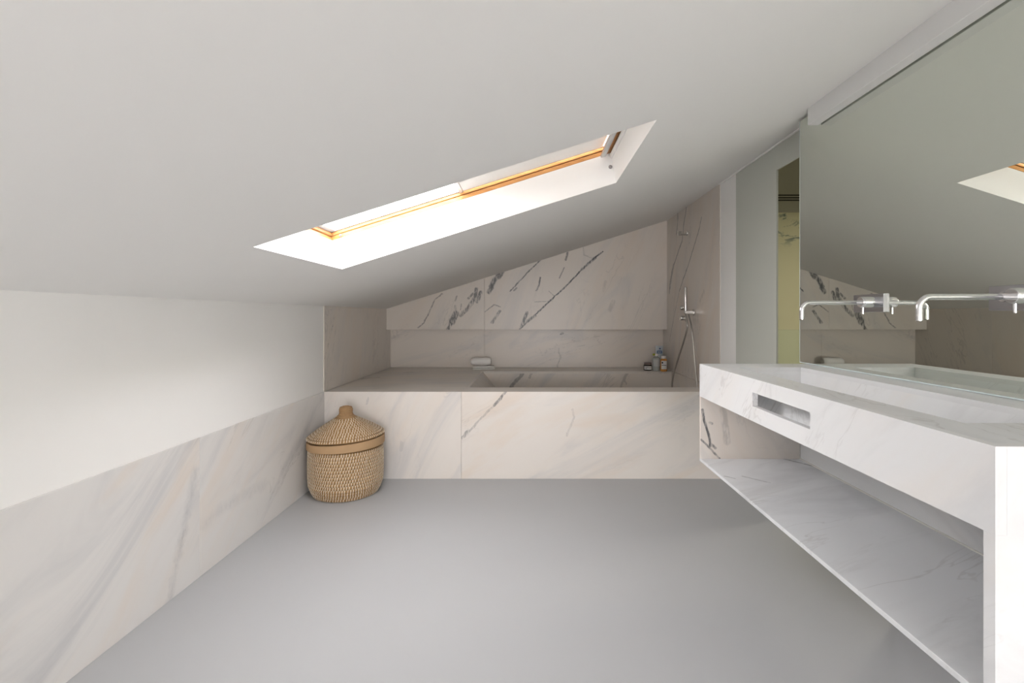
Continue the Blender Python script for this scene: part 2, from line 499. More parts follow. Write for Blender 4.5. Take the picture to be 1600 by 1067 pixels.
# ---- back wall: core, niche, upper panel
bm = NB()
box(bm, XL - .12, XR + .11, YN + .02, YN + .14, 0, 2.15)
prism(bm, [(XL, YB + .02, ZP + .02), (XR, YB + .02, ZP + .02), (XR, YB + .02, ceil_z(XR) + .02), (XL, YB + .02, ceil_z(XL) + .02)], (0, YN - YB, 0))
wall_back = struct(obj('wall_back', bm, M['plaster']), 'back wall of the bath alcove clad in veined marble', 'wall')
def bk(*pts): return [on_y(x, y, YB) for x, y in pts]
veins_l = [
    (bk((700,514),(706,503)), .024, .85), (bk((706,503),(712,490)), .040, .85), (bk((712,490),(711,478)), .014, .5),
    (bk((720,492),(731,482),(737,473)), .026, .8), (bk((737,473),(743,463),(744,452)), .024, .8), (bk((746,471),(751,457)), .024, .8), (bk((732,466),(740,458)), .016, .7),
    (bk((653,512),(662,505),(670,489),(680,468),(691,459)), .0085, .65),
    (bk((711,470),(714,463)), .010, .5), (bk((719,484),(721,475)), .008, .5)]
veins_r = [
    (bk((764,456),(768,449)), .030, .85), (bk((767,448),(773,437),(780,429)), .030, .9), (bk((780,434),(786,425)), .022, .8),
    (bk((797,455),(805,447),(813,438),(828,422),(847,404)), .0085, .85), (bk((803,454),(807,450)), .010, .7),
    (bk((758,487),(772,476),(782,479)), .0085, .6), (bk((769,504),(781,486)), .018, .7),
    (bk((838,454),(842,446),(844,434)), .011, .9),
    (bk((812,514),(834,494),(850,479),(865,465),(883,448),(896,435),(908,422),(923,408),(942,393)), .0095, 1.0), (bk((824,502),(836,493)), .020, .8), (bk((910,420),(930,403)), .018, .7),
    (bk((815,510),(819,500),(823,489)), .021, .9),
    (bk((874,434),(882,418)), .009, .6), (bk((884,406),(887,395)), .013, .7),
    (bk((836,472),(863,470)), .006, .5), (bk((858,455),(866,462)), .006, .45), (bk((911,383),(912,398),(925,403)), .007, .3),
    (bk((943,454),(946,440)), .02, .16), (bk((953,484),(958,472)), .03, .18)]
M['back_l'] = marble('back_panel_marble_a', (0,1,0), (.45, 0, .9), 6.0, veins_l, .97, .35, .35, warp=.011, base=(.735, .68, .62))
M['back_r'] = marble('back_panel_marble_b', (0,1,0), (.45, 0, .9), 6.4, veins_r, .97, .4, .5, warp=.011, brk=.85, base=(.735, .68, .62))
xj = (757 - VPX) * U
for (x0, x1, mt) in ((XL + .006, xj - G, 'back_l'), (xj, XR - .004, 'back_r')):
    bm = NB()
    prism(bm, [(x0, YB, ZP), (x1, YB, ZP), (x1, YB, ceil_z(x1) + .004), (x0, YB, ceil_z(x0) + .004)], (0, .02, 0), .0008)
    obj('marble_slab', bm, M[mt], wall_back)
M['niche'] = marble('niche_marble', (0,1,0), (.9, 0, .35), 8.0, [([on_y(876, 522, YN), on_y(880, 521, YN)], .012, .6), ([on_y(873, 545, YN), on_y(876, 558, YN), on_y(870, 575, YN)], .012, .3)], .96, .55, .35, warp=.02, base=(.735, .68, .62))
xn = on_y(757, 500, YN)[0]
for (x0, x1) in ((XL + .006, xn - G), (xn, XR - .004)):
    bm = NB(); box(bm, x0, x1, YN, YN + .02, ZT, ZP + .02, .0008); obj('marble_slab', bm, M['niche'], wall_back)
bm = NB(); box(bm, XL + .006, XR - .004, YB + .02, YN, ZP, ZP + .02, .0008); obj('niche_soffit', bm, M['niche'], wall_back)

# ---- right wall, shower slab, thin sliding leaf and header over the opening
YJ, YO = 3.03, 2.533        # end of the solid wall, edge of the opening
bm = NB()
box(bm, XR, XR + .11, YJ, YN + .14, 0, ceil_z(XR) + .05)
box(bm, XR, XR + .11, REAR - .12, 1.70, 0, ceil_z(XR) + .05)
wall_right = struct(obj('wall_right', bm, M['plaster']), 'white plaster right wall beside the bath alcove', 'wall')
sx = XR - .004
def sw(*pts): return [on_x(x, y, sx) for x, y in pts]
veins_s = [(sw((1073,318),(1071,335),(1068,352),(1066,376),(1060,392),(1053,414),(1049,435),(1046,458)), .011, .85), (sw((1052,414),(1047,440),(1046,455)), .02, .7),
           (sw((1059,328),(1059,345),(1057,366)), .010, .85),
           (sw((1096,340),(1093,356),(1084,386),(1076,412),(1068,435),(1061,456)), .009, .8),
           (sw((1061,456),(1054,490),(1046,533)), .007, .6), (sw((1100,455),(1094,470)), .02, .25)]
M['shower'] = marble('shower_marble', (1,0,0), (0, -.25, .97), 9.0, veins_s, .97, .35, .6, warp=.012, base=(.735, .68, .62))
bm = NB()
box(bm, sx, XR, YMB, YN, ZT - .4, ceil_z(XR) + .003, .0008); obj('marble_slab', bm, M['shower'], wall_right)
bm = NB(); box(bm, XR, XR + .010, YO, YJ, 0, ceil_z(XR) + .004, .001)
door_1 = struct(obj('door_1', bm, M['sage']), 'thin pale grey-green sliding leaf beside the opening', 'door')
ZH = EYE + 127.5 * U
bm = NB(); box(bm, XR, XR + .010, 1.60, YO, ZH, ceil_z(XR) + .004, .001)
trim_2 = struct(obj('trim_2', bm, M['sage']), 'pale grey-green header panel over the opening', 'trim')
bm = NB(); box(bm, XR - .012, XR, 1.99, YMB, ceil_z(XR) - .010, ceil_z(XR) + .01, .002)
trim_3 = struct(obj('trim_3', bm, M['plaster']), 'thin white bead along the ceiling above the opening', 'trim')

# ---- rear wall behind the camera, with a window added for its light
bm = NB()
z1 = ceil_z(XR) + .1
box(bm, XL - .12, RW[0], REAR - .12, REAR, 0, z1); box(bm, RW[1], XR + .11, REAR - .12, REAR, 0, z1)
box(bm, RW[0], RW[1], REAR - .12, REAR, 0, RW[2]); box(bm, RW[0], RW[1], REAR - .12, REAR, RW[3], z1)
wall_rear = struct(obj('wall_rear', bm, M['plaster']), 'white plaster wall with an added window opposite the bath', 'wall')

bm = NB()
for (a, b_, c, d) in ((RW[0], RW[0]+.05, RW[2], RW[3]), (RW[1]-.05, RW[1], RW[2], RW[3]), (RW[0]+.05, RW[1]-.05, RW[2], RW[2]+.05), (RW[0]+.05, RW[1]-.05, RW[3]-.05, RW[3])):
    box(bm, a, b_, REAR - .08, REAR - .03, c, d, .003)
added_window = struct(obj('added_window', bm, M['wood']), 'pine framed window added in the unseen rear wall for light', 'window')
bm = NB(); box(bm, RW[0]+.04, RW[1]-.04, REAR - .058, REAR - .052, RW[2]+.04, RW[3]-.04); obj('glass_pane', bm, M['pane'], added_window)

# ---- the room seen through the opening
HY = 5.0
bm = NB(); box(bm, XR + .11, 3.8, HY, HY + .1, 0, 3.0)
wall_hall = struct(obj('wall_hall', bm, M['hall']), 'far wall of the room beyond the opening', 'wall')
bm = NB(); box(bm, 2.0, 3.7, HY - .004, HY, .923, 2.133); obj('wallpaper', bm, M['mural'], wall_hall)
bm = NB(); box(bm, 2.0, 3.7, HY - .012, HY, 0, .921); obj('dado_panel', bm, M['hall_low'], wall_hall)
for z in (2.312, 2.286, 2.260):
    bm = NB(); box(bm, 2.0, 3.7, HY - .003, HY, z - .006, z + .006); obj('vent_slot', bm, M['dark'], wall_hall)
bm = NB(); box(bm, 3.7, 3.8, 1.0, HY, 0, 3.0)
wall_hall_right = struct(obj('wall_hall_right', bm, M['hall']), 'side wall of the room beyond the opening', 'wall')
bm = NB(); box(bm, XR + .11, 3.8, .9, 1.0, 0, 3.0)
wall_hall_near = struct(obj('wall_hall_near', bm, M['hall']), 'near wall of the room beyond the opening', 'wall')
bm = NB(); box(bm, XR + .05, 3.8, .9, HY + .1, 3.0, 3.1); box(bm, XR + .05, XR + .11, .9, HY + .1, ceil_z(XR) + .05, 3.0)
ceiling_hall = struct(obj('ceiling_hall', bm, M['hall']), 'ceiling of the room beyond the opening', 'ceiling')

# ------------------------------------------------------------------ skylight window
f0, f1 = SKY_S0 + SH0, SKY_S1 + SH1
def rect_ring(name, s0, s1, y0, y1, w, t0, t1, mat, parent, bev=.002):
    """four rails, each its own mesh"""
    for (a, b_, c, d) in ((s0 - w, s1 + w, y1, y1 + w), (s0 - w, s1 + w, y0 - w, y0), (s0 - w, s0, y0, y1), (s1, s1 + w, y0, y1)):
        bm = NB(); cbox(bm, a, b_, c, d, t0, t1, bev); obj(name, bm, mat, parent)
def stud(p, r, mat, name, parent):
    bm = NB(); lathe(bm, [(r * .55, .006), (r * .6, 0), (r * .9, -.003), (r, -.005), (r * .7, -.010), (r * .2, -.012)], p, 'Y', 16)
    return obj(name, bm, mat, parent, True, 50)
def roof_window(name, label, y0, y1, with_blind):
    w_ = thing(name, label, 'window', tuple(CP(f0, y1, TR)))
    w_['kind'] = 'structure'
    rect_ring('frame_rail', f0, f1, y0, y1, .09, TR + .0005, TR + .019, M['wood'], w_)
    rect_ring('sash_rail', f0 + .010, f1 - .012, y0 + .005, y1 - .003, .08, TR + .0205, TR + .036, M['wood'], w_)
    rect_ring('gasket', f0 + .030, f1 - .022, y0 + .012, y1 - .008, .06, TR + .0365, TR + .042, M['gasket'], w_, 0)
    bm = NB(); cbox(bm, f0 - .05, f1 + .05, y0 - .05, y1 + .05, TR + .043, TR + .049); obj('glass_pane', bm, M['pane'], w_)
    if with_blind:
        sb = -.268
        bm = NB(); cbox(bm, sb, f1 - .03, y0 + .018, y1 - .012, TR + .0335, TR + .0355)
        blind = obj('blind', bm, M['blind'], w_)
        bm = NB(); cbox(bm, sb - .020, sb, y0 + .014, y1 - .008, TR + .028, TR + .038, .002); obj('blind_bar', bm, M['alu'], blind)
    bm = NB(); cbox(bm, f1 - .052, f1 - .028, y0 + .01, y1 - .008, TR - .012, TR + .002, .003); obj('handle_bar', bm, M['alu'], w_)
    bm = NB(); cbox(bm, f1 - .030, f1 - .002, y0 + .005, y1 - .004, TR, TR + .018, .002); obj('top_cover', bm, M['wood'], w_)
    bm = NB(); cbox(bm, f1 - .012, f1 + .01, y0 + .02, y1 - .012, TR - .028, TR - .010, .003); obj('blind_cassette_edge', bm, M['plaster'], w_)
    pp = CP(f0 + .045, y1, TR + .010); stud((pp.x, y1, pp.z), .007, M['screw'], 'locking_pin', w_)
    stud((.372, y1, 1.752), .009, M['screw'], 'blind_hook', w_)
    return w_
window_1 = roof_window('window_1', 'pine framed roof window with a half drawn white blind', SKY_Y0, SKY_Y1, True)

# ------------------------------------------------------------------ sliding-mirror pelmet
YPB = 1.985
bm = NB()
prism(bm, [(1.14, REAR, EYE + 130.5*U), (1.182, REAR, EYE + 130.5*U), (1.182, REAR, ceil_z(1.182) + .01), (1.14, REAR, ceil_z(1.14) + .01)], (0, YPB - REAR, 0), .001)
trim_1 = struct(obj('trim_1', bm, M['beam']), 'white boxed pelmet running above the mirror', 'trim')

# ------------------------------------------------------------------ mirror
YM0, YM1 = -.6, 2.128
ZV = 0.857
mirror = thing('mirror', 'large frameless wall mirror standing on the marble washstand', 'mirror', (XM, YM1, ZV))
bm = NB(); box(bm, XM, XM + .004, YM0, YM1, ZV + .0055, 1.918); obj('mirror_glass', bm, M['mirror'], mirror)
bm = NB(); box(bm, XM + .0002, XM + .018, YM0, YM1 + .0045, ZV + .001, ZV + .0052); box(bm, XM + .0045, XM + .018, YM0, YM1 + .0045, ZV + .0055, 1.92); box(bm, XM + .0002, XM + .0044, YM1 + .0003, YM1 + .0045, ZV + .0055, 1.92)
obj('backing_edge', bm, M['mirror_edge'], mirror)

# ------------------------------------------------------------------ bath
bath = thing('bathtub', 'built-in bathtub clad in pale veined marble slabs', 'bathtub', (0, YF, 0))
xf = (721 - VPX) * YF / F
def fv(*p): return [on_y(x, y, YF) for x, y in p]
M['front_a'] = marble('bath_front_marble_a', (0,1,0), (.5, 0, .87), 12.0, [(fv((575,622),(572,632)), .008, .4), (fv((628,693),(626,703)), .02, .35)], 1.0, .6, .45, warp=.02, brk=.3, vdark=(.4,.41,.42))
M['front_b'] = marble('bath_front_marble_b', (0,1,0), (.85, 0, .45), 13.4, [(fv((790,612),(782,622),(772,633)), .012, .8), (fv((772,633),(750,655),(735,672)), .010, .35), (fv((732,673),(722,684)), .014, .55), (fv((894,640),(897,652),(886,680)), .010, .2)], 1.0, .45, .7, warp=.012)
for (x0, x1, mt) in ((XL + .006, xf - G, 'front_a'), (xf, XR - .0044, 'front_b')):
    bm = NB(); box(bm, x0, x1, YF, YF + .02, 0, ZT, .0008); obj('front_panel', bm, M[mt], bath)
YI0, YI1 = 3.359, 4.336      # basin
XI0, XI1 = -.44, 1.27
ZD = ZT - .001
M['deck'] = marble('bath_deck_marble', (0,0,1), (.95, .3, 0), 15.0, [([on_z(565, 592, ZT), on_z(578, 590, ZT), on_z(593, 589, ZT)], .012, .8), ([on_z(632, 582, ZT), on_z(645, 581, ZT)], .02, .5)], .96, .5, .4, warp=.02, brk=.3, base=(.735, .68, .62))
bm = NB(); box(bm, XL + .006, XR - .0044, YF + .0205, YI0, ZT - .02, ZD, .0008); obj('front_rim', bm, M['deck'], bath)
bm = NB(); box(bm, XL + .006, XI0, YI0 + .0005, YN, ZT - .02, ZD, .0008); obj('deck', bm, M['deck'], bath)
bm = NB(); box(bm, XI0 + .0005, XR - .0044, YI1, YN, ZT - .02, ZD, .0008); obj('ledge', bm, M['deck'], bath)
ZB = .12
M['basin'] = marble('bath_basin_marble', (0,1,0), (.6, 0, .8), 17.0, [([on_y(798, 606, YI1), on_y(806, 596, YI1), on_y(818, 582, YI1)], .022, .6), ([on_y(828, 590, YI1), on_y(831, 581, YI1)], .015, .4), ([on_y(978, 600, YI1), on_y(975, 590, YI1), on_y(970, 606, YI1)], .015, .3), ([on_y(975, 594, YI1), on_y(980, 581, YI1)], .02, .35)], .93, .6, .3, warp=.02, brk=.4, base=(.735, .68, .62))
bm = NB(); box(bm, XI0 - .03, XI1, YI1, YI1 + .02, ZB, ZT - .02); obj('basin_back', bm, M['basin'], bath)
bm = NB(); box(bm, XI0 - .03, XI1, YI0 - .02, YI0, ZB, ZT - .02); obj('basin_front', bm, M['basin'], bath)
bm = NB(); hexa(bm, [(XI0+.36,YI0,ZB),(XI0+.38,YI0,ZB),(XI0+.38,YI1,ZB),(XI0+.36,YI1,ZB),(XI0+.0005,YI0,ZT-.002),(XI0+.018,YI0,ZT-.002),(XI0+.018,YI1,ZT-.002),(XI0+.0005,YI1,ZT-.002)]); obj('backrest', bm, M['basin'], bath)
bm = NB(); box(bm, XI1, XI1 + .0155, YI0, YI1, ZB, ZT - .021); box(bm, XI1, XR - .0044, YI0, YI1, ZT - .0208, ZD); obj('basin_end', bm, M['basin'], bath)
bm = NB(); box(bm, XI0 + .3, XI1 + .0155, YI0 - .02, YI1 + .02, ZB - .02, ZB); obj('basin_floor', bm, M['basin'], bath)
bm = NB(); lathe(bm, [(.03, 0), (.03, .004), (.026, .006), (.010, .004), (.008, .001)], (.75, 3.85, ZB), 'Z', 24); obj('drain', bm, M['chrome'], bath, True, 40)

# ------------------------------------------------------------------ washstand
VX0, VX1 = .732, XR
VY0, VY1 = .761, 2.087
ZA = .717                    # apron lower edge
ZS0, ZS1 = .4386, .4508      # shelf
XBK = 1.158
TH = .014
van = thing('washstand', 'wall-hung white marble washstand with trough basin, towel slot and open shelf', 'washstand', (VX0, VY0, ZS0))
M['van'] = marble('washstand_marble', (1,0,0), (0, -.6, .6), 20.0, [], 1.09, .4, .22, rough=.3, base=(.725, .735, .745))
M['van_top'] = marble('washstand_top_marble', (0,0,1), (.2, 1, 0), 22.0, [], 1.03, .4, .2, rough=.28, base=(.725, .735, .745))
M['van_shelf'] = marble('washstand_shelf_marble', (0,0,1), (.9, .45, 0), 24.0, [([on_z(1133, 744, ZS1), on_z(1147, 747, ZS1)], .006, .5), ([on_z(1160, 744, ZS1), on_z(1185, 750, ZS1), on_z(1203, 754, ZS1)], .006, .45), ([on_z(1225, 717, ZS1), on_z(1245, 722, ZS1), on_z(1270, 728, ZS1)], .010, .6)], 1.02, .75, .1, rough=.3, warp=.01, base=(.70, .715, .735))
yv = VY1 - TH
M['van_end'] = marble('washstand_far_end_marble', (0,1,0), (-.5, 0, .86), 26.0, [([on_y(1097, 640, yv), on_y(1100, 655, yv), on_y(1107, 678, yv), on_y(1110, 697, yv)], .0075, .9), ([on_y(1111, 694, yv), on_y(1118, 700, yv)], .008, .8), ([on_y(1109, 660, yv), on_y(1112, 662, yv)], .008, .5), ([on_y(1095, 687, yv), on_y(1106, 697, yv), on_y(1124, 716, yv)], .006, .7), ([on_y(1130, 640, yv), on_y(1136, 690, yv)], .02, .25)], .99, .35, .5, warp=.006)
M['van_back'] = marble('washstand_back_marble', (1,0,0), (0, .7, .3), 28.0, [], 1.0, .7, .15, base=(.68, .69, .70))
BX0, BX1, BY0, BY1 = EYE * 0 + 139*U, 181*U, .930, 1.940
ZBB = ZV - .11
# countertop with its basin opening (one slab)
def ring_slab(x0, x1, y0, y1, hx0, hx1, hy0, hy1, z0, z1):
    bm = NB()
    xs, ys = [x0, hx0, hx1, x1], [y0, hy0, hy1, y1]
    lo = [[bm.verts.new((x, y, z0)) for x in xs] for y in ys]
    hi = [[bm.verts.new((x, y, z1)) for x in xs] for y in ys]
    for j in range(3):
        for i in range(3):
            if i == 1 and j == 1: continue
            bm.faces.new((hi[j][i], hi[j][i+1], hi[j+1][i+1], hi[j+1][i]))
            bm.faces.new((lo[j][i], lo[j+1][i], lo[j+1][i+1], lo[j][i+1]))
    for (a, b_) in (((1,1),(1,2)), ((1,2),(2,2)), ((2,2),(2,1)), ((2,1),(1,1))):
        bm.faces.new((hi[a[0]][a[1]], hi[b_[0]][b_[1]], lo[b_[0]][b_[1]], lo[a[0]][a[1]]))
    ring = [(0,i) for i in range(4)] + [(j,3) for j in range(1,4)] + [(3,i) for i in (2,1,0)] + [(j,0) for j in (2,1)]
    for a, b_ in zip(ring, ring[1:] + ring[:1]):
        bm.faces.new((lo[a[0]][a[1]], lo[b_[0]][b_[1]], hi[b_[0]][b_[1]], hi[a[0]][a[1]]))
    return bm
bm = ring_slab(VX0 + TH + .0042, VX1, VY0 + TH + .006, VY1 - .0002, BX0, BX1, BY0, BY1, ZV - .016, ZV)
obj('countertop', bm, M['van_top'], van)
# apron with the towel slot
SY0, SY1 = .2788 * YB, .351 * YB
SZ0, SZ1 = EYE - 49.3 * U, EYE - 41.8 * U
bm = NB()
ys, zs = [VY0, SY0, SY1, VY1], [ZA, SZ0, SZ1, ZV]
A = [[bm.verts.new((VX0, y, z)) for y in ys] for z in zs]
B = [[bm.verts.new((VX0 + TH + .004, y, z)) for y in ys] for z in zs]
for j in range(3):
    for i in range(3):
        if i == 1 and j == 1: continue
        bm.faces.new((A[j][i], A[j][i+1], A[j+1][i+1], A[j+1][i])); bm.faces.new((B[j][i], B[j+1][i], B[j+1][i+1], B[j][i+1]))
for (a, b_) in (((1,1),(1,2)), ((1,2),(2,2)), ((2,2),(2,1)), ((2,1),(1,1))):
    bm.faces.new((A[a[0]][a[1]], A[b_[0]][b_[1]], B[b_[0]][b_[1]], B[a[0]][a[1]]))
ring = [(0,i) for i in range(4)] + [(j,3) for j in range(1,4)] + [(3,i) for i in (2,1,0)] + [(j,0) for j in (2,1)]
for a, b_ in zip(ring, ring[1:] + ring[:1]):
    bm.faces.new((A[a[0]][a[1]], A[b_[0]][b_[1]], B[b_[0]][b_[1]], B[a[0]][a[1]]))
obj('apron', bm, M['van'], van)
# trough basin
bm = NB()
w = .012
box(bm, BX0 - w, BX0, BY0 - w, BY1 + w, ZBB, ZV - .016); box(bm, BX1, BX1 + w, BY0 - w, BY1 + w, ZBB, ZV - .016)
box(bm, BX0, BX1, BY0 - w, BY0, ZBB, ZV - .016); box(bm, BX0, BX1, BY1, BY1 + w, ZBB, ZV - .016)
box(bm, BX0 - w, BX1 + w, BY0 - w, BY1 + w, ZBB - w, ZBB)
basin = obj('basin', bm, M['van'], van)
bm = NB(); box(bm, BX0 + .10, BX0 + .104, BY0 + .02, BY1 - .02, ZBB, ZBB + .002); obj('drain_slot', bm, M['dark'], basin)
bm = NB(); lathe(bm, [(.004, ZA + .01), (.022, ZA + .012), (.028, ZA + .02), (.028, ZBB - w)], (.98, 1.42, 0), 'Z', 20); obj('drain_trap', bm, M['chrome'], van, True, 40)
# ends, back, shelf
def end_shape(y, d, zt=ZV - .0162):
    xi = VX0 + TH + .0042
    return prism(NB(), [(VX0, y, ZS1), (VX1, y, ZS1), (VX1, y, zt), (xi, y, zt), (xi, y, ZA - .0002), (VX0, y, ZA - .0002)], (0, d, 0))
bm = end_shape(VY1, -TH); obj('end_panel', bm, M['van_end'], van)
bm = end_shape(VY0, TH + .006, ZV); obj('end_panel', bm, M['van'], van)
bm = NB(); box(bm, XBK, XBK + .012, VY0 + TH + .006, VY1 - TH, ZS1, ZV - .016); obj('back_panel', bm, M['van_back'], van)
bm = NB(); box(bm, VX0, VX1, VY0, VY1, ZS0, ZS1, .0008); obj('shelf', bm, M['van_shelf'], van)
bm = NB(); box(bm, XBK - .004, XBK, VY0 + .03, VY1 - TH, ZS1, ZS1 + .004); box(bm, XBK - .003, XBK, VY1 - TH - .003, VY1 - TH, ZS1, ZA + .05); obj('silicone_joint', bm, M['silicone'], van)

# ------------------------------------------------------------------ two basin mixers through the mirror
def faucet(yfar, label):
    """yfar: far edge of the plate"""
    ys = yfar - .042                         # spout
    yh = yfar - .108                         # handle
    zc = EYE + 8.0 * U
    z0, z1 = EYE + 2.3 * U, EYE + 12.7 * U
    t = thing('basin_mixer', label, 'faucet', (XM, ys, zc), 'wall mixers on the mirror')
    bm = NB(); box(bm, XM - .010, XM + .0008, yfar - .150, yfar, z0, z1, .001); obj('wall_plate', bm, M['chrome_satin'], t)
    bm = NB()
    xt = 161 * U
    R = .028
    path = [(XM - .009, ys, zc), (XM - .06, ys, zc), (XM - .12, ys, zc), (xt + R, ys, zc)]
    for k in range(1, 9):
        a = math.pi / 2 * k / 8
        path.append((xt + R - R * math.sin(a), ys, zc - R + R * math.cos(a)))
    path.append((xt, ys, EYE - 1.9 * U))
    tube(bm, path, .0078, 18)
    sp = obj('spout', bm, M['chrome'], t, True, 50)
    bm = NB(); lathe(bm, [(.0062, -.0008), (.0062, .003)], (xt, ys, EYE - 1.9 * U - .0006), 'Z', 16); obj('aerator', bm, M['dark'], sp)
    bm = NB(); lathe(bm, [(.012, -.004), (.0125, -.0005), (.0125, .003)], (XM - .012, ys, zc), 'X', 24); obj('collar', bm, M['chrome'], sp, True, 40)
    bm = NB(); lathe(bm, [(.017, -.050), (.0185, -.048), (.0185, .0)], (XM - .010, yh, zc), 'X', 28); hd = obj('handle', bm, M['chrome'], t, True, 40)
    bm = NB(); tube(bm, [(XM - .050, yh, zc - .012), (XM - .050, yh, zc - .040)], .0038, 10); obj('lever', bm, M['chrome'], hd, True, 50)
    return t
faucet(1.762, 'wall mixer with long spout on the mirror, beside the opening to the next room')
faucet(1.243, 'wall mixer with long spout on the mirror, further from the bath than the other')

# ------------------------------------------------------------------ hand shower on the shower wall
yb = 3.795
sh_x = sx - .0003
zb = EYE + 6 * yb / F
hs = thing('hand_shower', 'chrome stick hand shower with looped metal hose on the marble shower wall', 'shower', (sh_x, yb, zb))
bm = NB(); lathe(bm, [(.024, -.007), (.025, -.005), (.025, .0)], (sh_x, yb, zb), 'X', 24); ro = obj('rosette', bm, M['chrome_dull'], hs, True, 40)
bm = NB(); box(bm, sh_x - .075, sh_x - .006, yb - .012, yb + .012, zb - .012, zb + .012, .003); obj('bracket', bm, M['chrome_dull'], hs)
hx = sh_x - .058
ystk = 3.80
bm = NB(); lathe(bm, [(.008, -.02), (.010, -.012), (.0115, .0), (.0125, .02), (.0125, .185), (.011, .192), (.007, .194)], (hx, ystk + .018, zb + .008), 'Z', 20); obj('hand_piece', bm, M['chrome_dull'], hs, True, 40)
def hp(px, py, x=hx): 
    y = x * F / (px - VPX); return Vector((x, y, EYE + (VPY - py) * y / F))
pl = [(hx, ystk + .018, zb - .012), hp(1074, 510), hp(1068, 534), hp(1059, 562), hp(1052, 588), hp(1050, 606)]
end = pl[-1]
pr = [hp(1089, 606), hp(1087, 580), hp(1083.5, 540), hp(1080, 510), (sh_x - .045, yb - .004, zb - .012)]
st = pr[0]
loop = [(hx, end.y - .02, .40), (hx - .01, (end.y * 2 + st.y) / 3, .24), (hx - .01, (end.y + 2 * st.y) / 3, .24), (hx, st.y + .02, .40)]
bm = NB(); tube(bm, smoothpath(pl + loop + pr, 10), .0072, 12); obj('hose', bm, plain('braided_steel_hose', (.55, .53, .50), .3, 1.0, bump=.6, bscale=500), hs, True, 60)
for py, nm in ((481, 'upper'), (497, 'lower')):
    yv_ = 3.985; zv = EYE + (VPY - py) * yv_ / F
    bm = NB(); lathe(bm, [(.026, -.006), (.028, -.004), (.028, 0)], (sh_x, yv_, zv), 'X', 24)
    vr = obj('valve_rosette', bm, M['chrome_dull'], hs, True, 40)
    bm = NB(); lathe(bm, [(.017, -.048), (.0185, -.046), (.0185, -.006)], (sh_x, yv_, zv), 'X', 24); obj('valve_knob', bm, M['chrome_dull'], vr, True, 40)
yh = 3.95; zh = EYE + (VPY - 364.5) * yh / F
ho2 = thing('shower_holder', 'small chrome wall holder high on the marble shower wall', 'shower holder', (sh_x, yh, zh))
bm = NB(); lathe(bm, [(.019, -.008), (.020, -.006), (.020, 0)], (sh_x, yh, zh), 'X', 20); obj('rosette', bm, M['chrome_dull'], ho2, True, 40)
bm = NB(); box(bm, sh_x - .075, sh_x - .004, yh - .010, yh + .010, zh - .017, zh - .006, .002); obj('arm', bm, M['chrome_dull'], ho2)
bm = NB(); box(bm, sh_x - .080, sh_x - .052, yh - .013, yh + .013, zh - .019, zh + .018, .003); obj('cradle', bm, M['chrome_dull'], ho2)

# ------------------------------------------------------------------ lidded basket
BXc, BYc = -1.112, 2.932
bk_ = thing('lidded_basket', 'round woven seagrass basket with a peaked lid in the corner', 'basket', (BXc, BYc, 0))
M['straw'] = plain('brown_seagrass', (.33, .205, .095), .8, spec=.2, bump=.5, bscale=90, var=.25, vscale=40)
M['stitch'] = plain('cream_raffia', (.68, .575, .44), .8, spec=.2, var=.12, vscale=60)
M['band'] = plain('tan_band', (.42, .275, .15), .7, spec=.3, bump=.2, bscale=60, var=.10, vscale=14)
M['cord'] = plain('brown_cord', (.36, .225, .115), .8, spec=.2, bump=.5, bscale=140, var=.15, vscale=60)
random.seed(4)
def coil_rows(cent, rows, hr, seg=72):
    """rows: list of (R, z); a torus for each coil"""
    bm = NB()
    for R, z, rr in rows:
        rings = []
        for i in range(seg):
            a = 2*math.pi*i/seg
            wob = 1 + .004 * math.sin(5*a + z*90)
            ring = []
            for k in range(8):
                b_ = 2*math.pi*k/8
                r = R*wob + rr*math.cos(b_)
                ring.append(bm.verts.new((cent[0] + r*math.cos(a), cent[1] + r*math.sin(a), z + rr*1.08*math.sin(b_))))
            rings.append(ring)
        for i in range(seg):
            a, b_ = rings[i], rings[(i+1) % seg]
            for k in range(8):
                bm.faces.new((a[k], b_[k], b_[(k+1) % 8], a[(k+1) % 8]))
    return bm
def stitches(cent, rows, per, rr, tilt, nrm_fn, offset=.5):
    """slim raised stitches wrapping the outside of every coil"""
    bm = NB()
    for j, (R, z, r0) in enumerate(rows):
        n = max(12, int(per * R))
        for i in range(n):
            a = 2*math.pi*(i + offset*(j % 2) + random.uniform(-.12, .12))/n
            wd = .0024 * random.uniform(.85, 1.2)
            th0 = nrm_fn(j)
            pr_ = None
            for k in range(5):
                b_ = th0 + (k - 2) * .52
                q = r0 * 1.12
                r = R + q*math.cos(b_); zz = z + q*1.08*math.sin(b_)
                aa = a + tilt * (k - 2) / max(R, .05)
                d = wd / r
                cur = [bm.verts.new((cent[0] + rx*math.cos(aa + s*d), cent[1] + rx*math.sin(aa + s*d), zz)) for s, rx in ((-1, r - .0005), (0, r + .0016), (1, r - .0005))]
                if pr_:
                    bm.faces.new((pr_[0], pr_[1], cur[1], cur[0])); bm.faces.new((pr_[1], pr_[2], cur[2], cur[1]))
                pr_ = cur
    return bm
nb = 15
body_rows = []
for j in range(nb):
    z = .012 + j * .0186
    t = z / .29
    R = .172 + .044 * min(1, (t / .28)) ** .55 if t < .28 else .216 - .004 * ((t - .6) / .4) ** 2
    body_rows.append((R - .010, z, .0098))
cc = (BXc, BYc)
bd = obj('body', coil_rows(cc, body_rows, .01), M['straw'], bk_, True)
bm = NB(); lathe(bm, [(.150, .004), (.165, .006), (.198, .10), (.204, .285)], (BXc, BYc, 0), 'Z', 48); obj('core', bm, M['straw'], bd, True)
so = obj('stitching', stitches(cc, body_rows, 440, .01, .0006, lambda j: -.25 if j < 3 else 0.0), M['stitch'], bd, True); so['kind'] = 'stuff'
